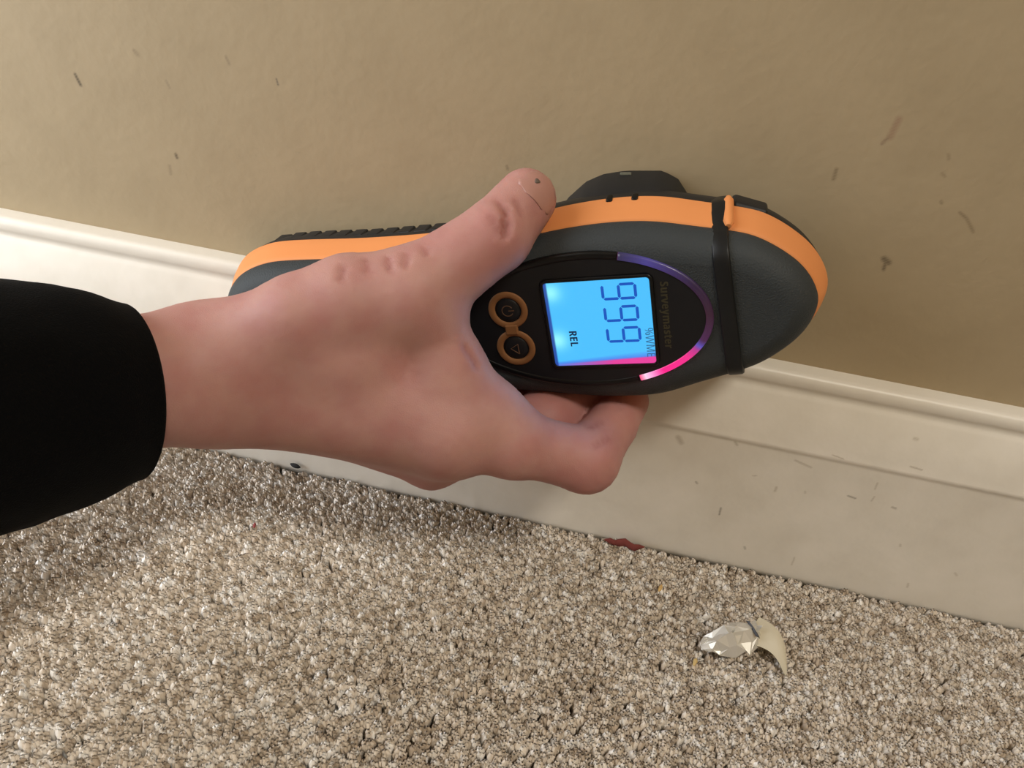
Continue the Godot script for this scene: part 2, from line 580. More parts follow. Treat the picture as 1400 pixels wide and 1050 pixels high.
# part of a stack of rings whose triangles lie on one side of u (millimetres)
func ring_skin(rings: Array, cap_low: bool, cap_high: bool, from_u := -999.0, to_u := 999.0) -> ArrayMesh:
	var v := PackedVector3Array()
	var ix := PackedInt32Array()
	var w: int = rings[0].size()
	for r in rings:
		v.append_array(r)
	var tris := PackedInt32Array()
	for j in rings.size() - 1:
		for i in w:
			var a := j * w + i
			var b := j * w + (i + 1) % w
			tris.append_array(PackedInt32Array([a, b + w, b, a, a + w, b + w]))
	for e in 2:
		if not [cap_low, cap_high][e]:
			continue
		# rows across the face join the two sides of the outline
		var at := (0 if e == 0 else (rings.size() - 1) * w)
		var at2 := v.size()
		for i in w:
			v.append(v[at + i])
		for k in w / 2:
			var a := at2 + k
			var b := at2 + (k + 1) % w
			var c := at2 + (w - k) % w
			var d := at2 + (w - k - 1) % w
			tris.append_array(PackedInt32Array([a, d, b, a, c, d] if e == 1 else [a, b, d, a, d, c]))
	for t in range(0, tris.size(), 3):
		var mid := (v[tris[t]].x + v[tris[t + 1]].x + v[tris[t + 2]].x) * 333.3
		if mid >= from_u and mid <= to_u:
			ix.append_array(PackedInt32Array([tris[t], tris[t + 1], tris[t + 2]]))
	return mesh_of(v, ix, PackedColorArray(), PackedVector2Array(), PackedVector2Array(), true)


# egg-shaped ring on the face round the screen and buttons
func egg(t: float) -> Vector2:
	var c := cos(t)
	var sgn := 1.0 if c >= 0.0 else -1.0
	return Vector2(-3.0 + (34.2 if c > 0.0 else 44.0) * sgn * pow(absf(c), 1.0), 21.0 * sin(t) * (1.0 if c > 0.0 else 1.0 - 0.12 * c * c))


func ribbon(pts: PackedVector2Array, width: float, z0: float, z1: float) -> ArrayMesh:
	# rounded strip along a path on the face
	var rows := []
	for i in pts.size():
		var d := (pts[mini(i + 1, pts.size() - 1)] - pts[maxi(i - 1, 0)]).normalized()
		var s := Vector2(-d.y, d.x) * width / 2.0
		var row := PackedVector3Array()
		for k in [[-1.0, 0.0], [-1.0, 0.6], [-0.75, 0.92], [-0.3, 1.0], [0.3, 1.0], [0.75, 0.92], [1.0, 0.6], [1.0, 0.0]]:
			row.append(Vector3(pts[i].x + s.x * k[0], pts[i].y + s.y * k[0], lerpf(z0, z1, k[1])) * 0.001)
		rows.append(row)
	return skin(rows, true, true)


func text(called: String, words: String, size_mm: float, m: Material, parent: Node, at: Vector3, turn: float, font_name := "Droid Sans", bold := false) -> void:
	var f := SystemFont.new()
	f.font_names = PackedStringArray([font_name])
	f.font_weight = 700 if bold else 400
	var t := TextMesh.new()
	t.text = words
	t.font = f
	t.font_size = 32
	t.pixel_size = size_mm * 0.001 / 32.0
	t.depth = 0.0001
	t.curve_step = 2.0
	var o := put(called, t, m, parent)
	o.position = at * 0.001
	o.rotation.z = turn


func meter() -> void:
	make_outline()
	var t := thing("moisture_meter", "dark grey and orange handheld meter with glowing blue screen held against the wall", "meter", Vector3(0.003055, 0.111224, 0.000055))
	t.rotation_degrees = Vector3(0, -3.0, 17.0)
	# body shells
	put("back_shell", ring_skin([ring(9.0, 9.0), ring(5.0, 9.2), ring(2.6, 10.0), ring(1.2, 12.0), ring(0.7, 15.0), ring(0.4, 18.0), ring(0.5, 21.3)], true, true), mats.dark, t)
	var front := [ring(3.9, 30.0), ring(3.6, 31.2), ring(3.5, 32.4), ring(3.9, 34.0), ring(4.7, 35.8), ring(5.9, 37.4), ring(7.6, 38.8), ring(9.6, 39.6), ring(11.0, 39.8)]
	put("front_shell", ring_skin(front, true, true, -999.0, 36.5), mats.rubber, t)
	put("end_cap", ring_skin(front, true, true, 35.5, 999.0), mats.rubber, t)
	# orange bumper between the shells
	put("orange_bumper", ring_skin([ring(2.2, 20.6), ring(0.35, 20.8), ring(0.0, 21.6), ring(0.9, 25.0), ring(2.5, 29.4), ring(3.0, 30.6), ring(3.6, 31.1), ring(4.5, 31.2)], true, true), mats.orange, t)
	# hump on the back that touches the wall
	var hump := []
	var hull := Curve2D.new()
	hull.bake_interval = 0.4
	var hp := [Vector2(-17, 22), Vector2(-13.0, 26.2), Vector2(-6.6, 30.8), Vector2(-1.0, 32.6), Vector2(6, 33.0), Vector2(17.5, 31.8), Vector2(22, 28.8), Vector2(25, 23.0), Vector2(26.5, 12.0)]
	for k in 2 * hp.size():
		var q: Vector2 = hp[k] if k < hp.size() else hp[2 * hp.size() - 1 - k] * Vector2(1, -1)
		hull.add_point(q)
	hull.add_point(hp[0])
	for lv in [[0.3, 0.965], [0.7, 0.99], [1.8, 1.0], [7.0, 0.985], [11.0, 0.965], [14.0, 0.94], [17.5, 0.90]]:
		var row := PackedVector3Array()
		for k in 96:
			var q: Vector2 = (hull.sample_baked(hull.get_baked_length() * k / 96.0) - Vector2(5, 0)) * lv[1] + Vector2(5, 0)
			row.append(Vector3(q.x, q.y, lv[0]) * 0.001)
		hump.append(row)
	put("sensor_hump", skin(hump, true, true), mats.dark, t)
	put("scuff", soft_box(Vector3(0.0035, 0.0009, 0.0004), 0.0002, Vector3(0.0066, 0.0329, 0.0050), Basis(Vector3.BACK, -0.1)), flat_mat(Color(0.42, 0.42, 0.36), 0.8), t)
	# back latch of the cap and grip ribs
	put("cap_latch", soft_box(Vector3(0.0105, 0.004, 0.008), 0.0012, Vector3(0.0425, 0.0226, 0.0165), Basis(Vector3.BACK, -0.38)), mats.dark, t)
	for k in 12:
		var u := -112.0 + k * 5.8
		put("grip_rib", soft_box(Vector3(0.0046, 0.0016, 0.0060), 0.0006, Vector3(u * 0.001, (half_at(u, 0.9) - 0.30) * 0.001, 0.0150), Basis(Vector3.BACK, -0.02)), mats.dark, t)
	for s in [[3.6, 29.6], [11.0, 29.4]]:
		put("clip_tooth", soft_box(Vector3(0.0019, 0.0030, 0.0032), 0.0005, Vector3(s[0] * 0.001, (s[1] + 0.4) * 0.001, 0.0216), Basis(Vector3.RIGHT, 0.25)), mats.black, t)
	# strap round the cap seam
	var sec := []
	var levels := [[0.6, 12.0], [-0.2, 16.0], [-0.9, 20.0], [-0.9, 22.0], [0.2, 26.0], [1.6, 29.4], [2.5, 31.2], [2.9, 33.4], [3.8, 35.6], [5.2, 37.9], [7.0, 39.4], [9.0, 40.4], [12.0, 40.6], [20.0, 40.7]]
	for side in [1.0, -1.0]:
		var list := levels.duplicate()
		if side < 0.0:
			list.reverse()
		for lv in list:
			var hw := half_at(36.0, lv[0])
			var vv: float = side * hw
			sec.append(Vector3(36.3 - 0.075 * vv, vv, lv[1]))
	var rows := []
	for k in sec.size():
		var p: Vector3 = sec[k]
		var d: Vector3 = (sec[mini(k + 1, sec.size() - 1)] - sec[maxi(k - 1, 0)]).normalized()
		var across := Vector3(1, 0.075, 0).normalized()
		var out := across.cross(d).normalized()
		if out.dot(Vector3(0, p.y, 12.0)) < 0:
			out = -out
		var row := PackedVector3Array()
		for q in [[-2.3, -1.6], [-2.3, -0.25], [-1.8, 0.1], [0.0, 0.15], [1.8, 0.1], [2.3, -0.25], [2.3, -1.6]]:
			row.append((p + across * q[0] + out * q[1]) * 0.001)
		rows.append(row)
	put("seam_strap", skin(rows, true, true), mats.strap, t)
	# orange hook beside the strap
	var hk := PackedVector3Array()
	var hr := PackedFloat32Array()
	for k in 8:
		var f := k / 7.0
		hk.append(Vector3(37.0, half_at(37.0, 3.4 * f - 1.1), lerpf(18.0, 31.5, f)) * 0.001)
		hr.append(0.00155 if k > 0 and k < 7 else 0.0008)
	put("orange_hook", tube(hk, hr, 10), mats.orange, t)
	# face panel, grooves and light guide
	var pan := []
	for lv in [[0.0, 39.5], [0.0, 40.15], [0.6, 40.3], [2.0, 40.3]]:
		var row := PackedVector3Array()
		for k in 96:
			var e := egg(TAU * k / 96)
			var c := Vector2(-6, 0)
			e = c + (e - c) * (1.0 - lv[0] / 24.0)
			row.append(Vector3(e.x, e.y, lv[1]) * 0.001)
		pan.append(row)
	put("face_panel", skin(pan, true, true), mats.panel, t)
	var groove := PackedVector2Array()
	for k in 64:
		groove.append(egg(lerpf(1.28, TAU - 1.20, k / 63.0)))
	put("black_inlay", ribbon(groove, 2.3, 39.0, 40.55), mats.black, t)
	light_guide(t)
	screen(t)
	buttons(t)
	text("brand_lettering", "Surveymaster", 2.8, mats.olive, t, Vector3(19.3, 1.2, 40.35), -PI / 2, "Droid Sans", true)


func half_at(u: float, d: float) -> float:
	# half width of the ring moved in by d, at u (millimetres)
	var uu := UC + (u - UC) / (1.0 - d / 99.0)
	for k in HALF.size() - 1:
		if uu >= HALF[k][0] and uu <= HALF[k + 1][0]:
			var f: float = (uu - HALF[k][0]) / (HALF[k + 1][0] - HALF[k][0])
			return lerpf(HALF[k][1], HALF[k + 1][1], f) * (1.0 - d / 28.5)
	return 0.0


func light_guide(t: Node3D) -> void:
	# translucent strip round the right end of the face, lit by a red diode at its lower end
	var g := Gradient.new()
	g.offsets = PackedFloat32Array([0.0, 0.022, 0.05, 0.10, 0.22, 0.275, 0.30, 0.34, 0.5, 0.68, 0.8, 0.9, 1.0])
	g.colors = PackedColorArray([Color(1.0, 0.35, 0.55), Color(1.0, 0.85, 0.95), Color(1.0, 0.62, 0.85), Color(1.0, 0.13, 0.55), Color(0.95, 0.18, 0.55), Color(0.72, 0.22, 0.55), Color(0.36, 0.32, 0.72), Color(0.27, 0.11, 0.28), Color(0.20, 0.095, 0.16), Color(0.16, 0.09, 0.20), Color(0.22, 0.17, 0.36), Color(0.27, 0.24, 0.52), Color(0.19, 0.17, 0.30)])
	var gt := GradientTexture1D.new()
	gt.gradient = g
	gt.width = 512
	var m := flat_mat(Color(0.10, 0.09, 0.11), 0.3)
	m.emission_enabled = true
	m.emission = Color.BLACK
	m.emission_texture = gt
	m.emission_energy_multiplier = 1.0
	var v := PackedVector3Array()
	var uv := PackedVector2Array()
	var ix := PackedInt32Array()
	var n := 90
	var sec := [[-1.0, 0.0], [-1.0, 0.55], [-0.7, 0.92], [0.0, 1.0], [0.7, 0.92], [1.0, 0.55], [1.0, 0.0]]
	for j in n:
		var f := j / (n - 1.0)
		var an := lerpf(-1.18, 1.27, f)
		var p := egg(an)
		var d := (egg(an + 0.01) - egg(an - 0.01)).normalized()
		var s := Vector2(-d.y, d.x)
		for q in sec:
			v.append(Vector3(p.x + s.x * q[0] * 1.15, p.y + s.y * q[0] * 1.15, 39.2 + 1.5 * q[1]) * 0.001)
			uv.append(Vector2(f, 0.5))
	var w := sec.size()
	for j in n - 1:
		for i in w:
			var a := j * w + i
			var b := j * w + (i + 1) % w
			ix.append_array(PackedInt32Array([a, b, b + w, a, b + w, a + w]))
	for i in range(1, w - 1):
		ix.append_array(PackedInt32Array([0, i + 1, i, (n - 1) * w, (n - 1) * w + i, (n - 1) * w + i + 1]))
	var o := put("light_guide_display", mesh_of(v, ix, PackedColorArray(), uv), m, t)
	tag(o, "curved light strip glowing pink at its lower end and violet at the top")
	var p := egg(-1.15)
	var l := OmniLight3D.new()
	l.name = "diode_glow"
	l.light_color = Color(1.0, 0.15, 0.45)
	l.light_energy = 0.00002
	l.light_size = 0.002
	l.omni_range = 4.0
	l.omni_attenuation = 2.0
	l.shadow_enabled = true
	l.position = Vector3(p.x, p.y, 42.6) * 0.001
	t.add_child(l)


func seg_quad(im: Image, a: Vector2, b: Vector2, r: float, c: Color) -> void:
	# a display segment with pointed ends, from a to b, half width r (pixels)
	var d := (b - a).normalized()
	var len := a.distance_to(b)
	for y in range(int(minf(a.y, b.y) - r) - 1, int(maxf(a.y, b.y) + r) + 2):
		for x in range(int(minf(a.x, b.x) - r) - 1, int(maxf(a.x, b.x) + r) + 2):
			var q := Vector2(x, y) - a
			var along := q.dot(d)
			var off := absf(q.dot(Vector2(-d.y, d.x)))
			var room_here := minf(along, len - along)
			if off <= r and off <= room_here + 0.5:
				im.set_pixel(x, y, c)


func screen(t: Node3D) -> void:
	# lit display, 31.2 x 28.2 mm. Picture drawn upright: its top lies towards the cap end.
	var px := 20.0
	var w := int(28.2 * px)
	var h := int(31.2 * px)
	var im := Image.create(w, h, false, Image.FORMAT_RGB8)
	for y in h:
		for x in w:
			var c := Color(0.30, 0.76, 1.0)
			# two backlight diodes at the foot of the display
			for q in [[0.12, 0.93, 0.16], [0.68, 0.935, 0.17]]:
				var d := Vector2(x / float(w) - q[0], (y / float(h) - q[1]) * 1.1).length()
				c = c.lerp(Color(0.62, 1.0, 1.0), clampf(exp(-d * d / (q[2] * q[2] * 0.42)) * 0.9, 0, 1))
			# red light that leaks in from the light strip along one edge
			var side := (float(w) - x) / w
			var upw := 1.0 - y / float(h)
			var band := 0.035 + 0.065 * upw
			if side < band * 1.7:
				var e := clampf((band * 1.7 - side) / (band * 0.7), 0.0, 1.0)
				c = c.lerp(Color(0.30, 0.47, 0.93), e * 0.7)
				if side < band:
					c = c.lerp(Color(0.92, 0.26, 0.62), clampf((band - side) / 0.02, 0, 1) * clampf(upw * 1.6 + 0.05, 0, 1))
			# shaded strip behind the lip at the foot of the display
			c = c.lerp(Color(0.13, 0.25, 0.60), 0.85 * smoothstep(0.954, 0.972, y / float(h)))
			im.set_pixel(x, y, c)
	var ink := Color(0.06, 0.33, 0.74)
	# three nines
	for k in 3:
		var x0: float = [1.9, 8.9, 15.8][k] * px
		var x1 := x0 + 4.4 * px
		var y0 := 4.3 * px
		var ym := y0 + 4.7 * px
		var y1 := y0 + 9.4 * px
		var g := 0.14 * px
		var r := 0.40 * px
		seg_quad(im, Vector2(x0 + g, y0), Vector2(x1 - g, y0), r, ink)
		seg_quad(im, Vector2(x0 + g, ym), Vector2(x1 - g, ym), r, ink)
		seg_quad(im, Vector2(x0, y0 + g), Vector2(x0, ym - g), r, ink)
		seg_quad(im, Vector2(x1, y0 + g), Vector2(x1, ym - g), r, ink)
		seg_quad(im, Vector2(x1, ym + g), Vector2(x1, y1 - g), r, ink)
		seg_quad(im, Vector2(x0 + g, y1), Vector2(x1 - g, y1), r, ink)
	var m := flat_mat(Color(0.03, 0.04, 0.05), 0.25)
	m.emission_enabled = true
	m.emission = Color.BLACK
	m.emission_texture = ImageTexture.create_from_image(im)
	m.emission_energy_multiplier = 1.0
	var hx := 15.6
	var hy := 14.1
	var v := PackedVector3Array()
	var uv := PackedVector2Array()
	# display top is +u, display right is -v
	for q in [[-1, -1], [1, -1], [1, 1], [-1, 1]]:
		v.append(Vector3(-0.1 + q[0] * hx, -0.3 + q[1] * hy, 40.55) * 0.001)
		uv.append(Vector2(0.5 - q[1] * 0.5, 0.5 - q[0] * 0.5))
	for q in [[-1, -1], [1, -1], [1, 1], [-1, 1]]:
		v.append(Vector3(-0.1 + q[0] * hx, -0.3 + q[1] * hy, 40.0) * 0.001)
		uv.append(Vector2(0.5 - q[1] * 0.5, 0.5 - q[0] * 0.5))
	var ix := PackedInt32Array([0, 1, 2, 0, 2, 3, 4, 6, 5, 4, 7, 6])
	for k in 4:
		ix.append_array(PackedInt32Array([k, k + 4, (k + 1) % 4 + 4, k, (k + 1) % 4 + 4, (k + 1) % 4]))
	var o := put("screen", mesh_of(v, ix, PackedColorArray(), uv), m, t)
	tag(o, "blue backlit screen showing 999")
	var im_ink := flat_mat(Color(0.04, 0.18, 0.42), 0.5)
	var im_faint := flat_mat(Color(0.26, 0.58, 0.86), 0.5)
	text("screen_lettering", "REL", 2.8, im_ink, o, Vector3(-8.7, -4.9, 40.56), -PI / 2, "Droid Sans", true)
	text("faint_lettering", "%WME", 1.55, im_faint, o, Vector3(13.9, -7.2, 40.56), -PI / 2)
	# bezel lip
	var lip := []
	for lv in [[0.0, 39.9], [0.0, 40.75], [0.25, 40.9], [0.9, 40.9], [1.2, 40.3]]:
		var row := PackedVector3Array()
		for c in 4:
			var sx: float = [1, -1, -1, 1][c]
			var sy: float = [1, 1, -1, -1][c]
			for k in 5:
				var an: float = c * PI / 2 + k * PI / 8
				row.append(Vector3(-0.1 + sx * (hx - 1.2) + (1.0 + lv[0]) * cos(an), -0.3 + sy * (hy - 1.2) + (1.0 + lv[0]) * sin(an), lv[1]) * 0.001)
		lip.append(row)
	put("screen_bezel", skin(lip, true, false, true, true), mats.black, t)
	var l := AreaLight3D.new()
	l.name = "screen_glow"
	l.area_size = Vector2(0.030, 0.027)
	l.light_color = Color(0.35, 0.78, 1.0)
	l.light_energy = 0.0004
	l.shadow_enabled = true
	l.set("area_range", 4.0)
	l.set("area_attenuation", 2.0)
	l.position = Vector3(-0.1, -0.3, 41.6) * 0.001
	l.rotation_degrees = Vector3(0, 180, 0)
	t.add_child(l)


func buttons(t: Node3D) -> void:
	var spots := [Vector2(-27.5, 5.5), Vector2(-27.2, -7.4)]
	# figure-of-eight surround: two rings and the waist between them
	for k in 2:
		var rows := []
		for lv in [[6.15, 40.0], [6.1, 40.5], [5.7, 40.85], [4.8, 40.85], [4.2, 40.6], [3.9, 40.0]]:
			var row := PackedVector3Array()
			for i in 48:
				var an := TAU * i / 48
				row.append(Vector3(spots[k].x + lv[0] * cos(an), spots[k].y + lv[0] * sin(an), lv[1]) * 0.001)
			rows.append(row)
		put("button_ring", skin(rows, true, false, true, true), mats.button_orange, t)
	put("button_bridge", soft_box(Vector3(0.0040, 0.0034, 0.0011), 0.0004, Vector3(-27.35, -0.95, 40.6) * 0.001), mats.button_orange, t)
	for k in 2:
		var rows := []
		for lv in [[3.9, 40.0], [3.8, 40.3], [3.4, 40.6], [2.6, 40.85], [1.2, 40.95]]:
			var row := PackedVector3Array()
			for i in 40:
				var an := TAU * i / 40
				row.append(Vector3(lv[0] * cos(an), lv[0] * sin(an), lv[1]) * 0.001)
			rows.append(row)
		var b := put("button", skin(rows, true, true), mats.panel, t)
		b.position = Vector3(spots[k].x, spots[k].y, 0) * 0.001
		if k == 0:
			# power sign: open ring and a stroke
			var arc := PackedVector2Array()
			for i in 25:
				var an := lerpf(0.55, TAU - 0.55, i / 24.0)
				arc.append(Vector2(cos(an), sin(an)) * 1.7)
			put("icon", ribbon(arc, 0.34, 40.6, 41.05), mats.icon, b)
			put("icon", ribbon(PackedVector2Array([Vector2(0.3, 0), Vector2(2.0, 0)]), 0.34, 40.6, 41.08), mats.icon, b)
		else:
			put("icon", ribbon(PackedVector2Array([Vector2(0.9, -1.9), Vector2(-1.5, 0.0), Vector2(0.9, 1.5), Vector2(0.9, -1.9)]), 0.4, 40.6, 41.08), mats.icon, b)


# ---------------------------------------------------------------- the hand and sleeve
# joints of the hand as [place, radius]; bones as [from, to, blend]
func bones() -> Array:
	var fore := [Vector3(-0.1411, 0.1031, 0.1255), 0.0172]
	var wrist := [Vector3(-0.1055, 0.0894, 0.0750), 0.0188]
	var wristb := [Vector3(-0.1054, 0.0844, 0.0700), 0.0177]
	var cmc := [Vector3(-0.0802, 0.1093, 0.0680), 0.0117]
	var mcp := [Vector3(-0.0524, 0.1163, 0.0560), 0.0123]
	var ip := [Vector3(-0.0328, 0.1322, 0.0410), 0.0101]
	var tip := [Vector3(-0.0273, 0.1395, 0.0280), 0.0089]
	var m2 := [Vector3(-0.0352, 0.0805, 0.0660), 0.0112]
	var pip := [Vector3(0.0052, 0.0696, 0.0530), 0.0100]
	var dip := [Vector3(0.0113, 0.0722, 0.0360), 0.0081]
	var itip := [Vector3(0.0147, 0.0735, 0.0220), 0.0080]
	var m3a := [Vector3(-0.1018, 0.0845, 0.0680), 0.0117]
	var m3 := [Vector3(-0.0425, 0.0603, 0.0580), 0.0084]
	var p3 := [Vector3(-0.0105, 0.0696, 0.0360), 0.0097]
	var p3b := [Vector3(-0.0012, 0.0705, 0.0220), 0.0091]
	var web := [Vector3(-0.0446, 0.1083, 0.0560), 0.0092]
	var pad := [Vector3(-0.0699, 0.0976, 0.0620), 0.0140]
	var waist := [Vector3(-0.0177, 0.0769, 0.0610), 0.0094]
	var r1 := [Vector3(-0.0561, 0.0560, 0.0470), 0.0088]
	var r2 := [Vector3(-0.0314, 0.0549, 0.0310), 0.0102]
	var r3 := [Vector3(-0.0219, 0.0606, 0.0220), 0.0093]
	var l1 := [Vector3(-0.0684, 0.0523, 0.0430), 0.0090]
	var l2 := [Vector3(-0.0499, 0.0510, 0.0300), 0.0091]
	var l3 := [Vector3(-0.0429, 0.0553, 0.0220), 0.0084]
	var cmcb := [Vector3(-0.0681, 0.1143, 0.0620), 0.0122]
	var web2 := [Vector3(-0.0399, 0.0972, 0.0580), 0.0089]
	var edge1 := [Vector3(-0.0384, 0.0962, 0.0600), 0.0072]
	var edge2 := [Vector3(-0.0255, 0.0853, 0.0590), 0.0080]
	var m3a2 := [Vector3(-0.0924, 0.0844, 0.0660), 0.0100]
	var m3b := [Vector3(-0.0389, 0.0727, 0.0620), 0.0085]
	return [
		[fore, wrist, 0.006],
		[wrist, cmc, 0.006],
		[wrist, pad, 0.006],
		[pad, m2, 0.010],
		[pad, mcp, 0.008],
		[m3a, m3, 0.014],
		[wristb, m2, 0.006],
		[cmc, cmcb, 0.005],
		[mcp, ip, 0.005],
		[ip, tip, 0.002],
		[m2, waist, 0.005],
		[waist, pip, 0.004],
		[pip, dip, 0.003],
		[dip, itip, 0.002],
		[m3, p3, 0.004],
		[p3, p3b, 0.002],
		[r1, r2, 0.003],
		[r2, r3, 0.002],
		[l1, l2, 0.003],
		[l2, l3, 0.002],
		[cmcb, mcp, 0.005],
		[web, web2, 0.006],
		[web2, m2, 0.006],
		[edge1, edge2, 0.009],
		[edge2, waist, 0.006],
		[m3a2, m3b, 0.012],
	]


func person() -> void:
	var t := thing("person", "right hand and wrist from a black sleeve gripping the meter", "person", Vector3.ZERO)
	var cell := 0.0014
	var lo := Vector3(-0.168, 0.034, 0.008)
	var hi := Vector3(0.028, 0.154, 0.152)
	var nx := int((hi.x - lo.x) / cell)
	var ny := int((hi.y - lo.y) / cell)
	var nz := int((hi.z - lo.z) / cell)
	var field := PackedFloat32Array()
	field.resize(nx * ny * nz)
	field.fill(0.05)
	for b in bones():
		var a: Vector3 = b[0][0]
		var e: Vector3 = b[1][0]
		var ra: float = b[0][1]
		var rb: float = b[1][1]
		var k: float = b[2]
		var m := maxf(ra, rb) + k + 0.004
		var p0 := (a.min(e) - Vector3.ONE * m - lo) / cell
		var p1 := (a.max(e) + Vector3.ONE * m - lo) / cell
		var ab := e - a
		var inv := 1.0 / ab.length_squared()
		for z in range(maxi(0, int(p0.z)), mini(nz, int(p1.z) + 1)):
			for y in range(maxi(0, int(p0.y)), mini(ny, int(p1.y) + 1)):
				var at := (z * ny + y) * nx
				for x in range(maxi(0, int(p0.x)), mini(nx, int(p1.x) + 1)):
					var q := lo + Vector3(x, y, z) * cell - a
					var f := clampf(q.dot(ab) * inv, 0.0, 1.0)
					var d := (q - ab * f).length() - lerpf(ra, rb, f)
					var o := field[at + x]
					var h := k - absf(d - o)
					field[at + x] = minf(d, o) - (h * h * 0.25 / k if h > 0.0 else 0.0)
	# surface nets
	var cellv := {}
	var v := PackedVector3Array()
	var ix := PackedInt32Array()
	var sy := nx
	var sz := nx * ny
	var ids := PackedInt32Array()
	ids.resize(nx * ny * nz)
	ids.fill(-1)
	for z in nz - 1:
		for y in ny - 1:
			for x in nx - 1:
				var i := z * sz + y * sy + x
				var f0 := field[i]
				if f0 > 0.006 or f0 < -0.006:
					continue
				var c := [f0, field[i + 1], field[i + sy], field[i + sy + 1], field[i + sz], field[i + sz + 1], field[i + sz + sy], field[i + sz + sy + 1]]
				var inside := 0
				for q in c:
					if q < 0.0: inside += 1
				if inside == 0 or inside == 8:
					continue
				var sum := Vector3.ZERO
				var cnt := 0
				for e in [[0, 1], [2, 3], [4, 5], [6, 7], [0, 2], [1, 3], [4, 6], [5, 7], [0, 4], [1, 5], [2, 6], [3, 7]]:
					var fa: float = c[e[0]]
					var fb: float = c[e[1]]
					if (fa < 0.0) != (fb < 0.0):
						var s := fa / (fa - fb)
						var pa := Vector3(e[0] & 1, (e[0] >> 1) & 1, e[0] >> 2)
						var pb := Vector3(e[1] & 1, (e[1] >> 1) & 1, e[1] >> 2)
						sum += pa.lerp(pb, s)
						cnt += 1
				ids[i] = v.size()
				v.append(lo + (Vector3(x, y, z) + sum / cnt) * cell)
	for z in range(1, nz - 1):
		for y in range(1, ny - 1):
			for x in range(1, nx - 1):
				var i := z * sz + y * sy + x
				var f0 := field[i]
				if f0 > 0.006 or f0 < -0.006:
					continue
				for ax in 3:
					var st: int = [1, sy, sz][ax]
					if (f0 < 0.0) == (field[i + st] < 0.0):
						continue
					var u: int = [sy, sz, 1][ax]
					var w: int = [sz, 1, sy][ax]
					var a := ids[i - u - w]
					var b := ids[i - w]
					var d := ids[i]
					var e := ids[i - u]
					if a < 0 or b < 0 or d < 0 or e < 0:
						continue
					if f0 < 0.0:
						ix.append_array(PackedInt32Array([a, b, d, a, d, e]))
					else:
						ix.append_array(PackedInt32Array([a, d, b, a, e, d]))
	# creases: [from, to, width, depth], pressed into the nearest skin
	var creases := creases_list()
	var nrm := PackedVector3Array()
	nrm.resize(v.size())
	for q in range(0, ix.size(), 3):
		var cr := (v[ix[q + 1]] - v[ix[q]]).cross(v[ix[q + 2]] - v[ix[q]])
		for s in 3:
			nrm[ix[q + s]] += cr
	var n := FastNoiseLite.new()
	n.seed = 31
	n.frequency = 70.0
	n.fractal_octaves = 3
	var n2 := FastNoiseLite.new()
	n2.seed = 33
	n2.frequency = 380.0
	n2.fractal_octaves = 2
	var col := PackedColorArray()
	var base := lin(0.70, 0.525, 0.495)
	var red := lin(0.655, 0.425, 0.41)
	var pale := lin(0.73, 0.56, 0.505)
	var spot := Vector3(-0.0243, 0.1468, 0.0320)
	var reds := [[Vector3(-0.0331, 0.1333, 0.050), 0.010, 0.55], [Vector3(0.0043, 0.0690, 0.060), 0.016, 0.45], [Vector3(-0.0435, 0.0558, 0.055), 0.014, 0.55], [Vector3(0.0116, 0.0735, 0.036), 0.012, 0.35], [Vector3(-0.0118, 0.0699, 0.036), 0.016, 0.9], [Vector3(-0.0266, 0.1400, 0.030), 0.010, 0.3]]
	for i in v.size():
		var p := v[i]
		var nn := nrm[i].normalized()
		var f := n.get_noise_3dv(p)
		var c := base.lerp(red, clampf(f * 0.55 + 0.1, 0.0, 0.6)).lerp(pale, clampf(-f * 0.5, 0.0, 0.4))
		for r in reds:
			var d: float = p.distance_to(r[0]) / r[1]
			c = c.lerp(red, exp(-d * d) * r[2])
		var fl := n2.get_noise_3dv(p)
		c = c.lerp(red, clampf(fl * 0.25, 0.0, 0.25))
		var push := fl * 0.00008
		for k in creases:
			var q := Geometry3D.get_closest_point_to_segment(p, k[0], k[1])
			var d: float = p.distance_to(q) / k[2]
			if d < 2.5:
				var g := exp(-d * d)
				push -= g * k[3]
				c = c.lerp(lin(0.56, 0.33, 0.31), g * 0.5)
		var ds := p.distance_to(spot)
		if ds < 0.0016:
			c = c.lerp(lin(0.34, 0.27, 0.24), clampf((0.0016 - ds) / 0.0007, 0.0, 0.85))
		v[i] = p + nn * push
		col.append(c)
	put("arm", mesh_of(v, ix, col), mats.skin, t)
	thumbnail(t)
	sleeve(t)


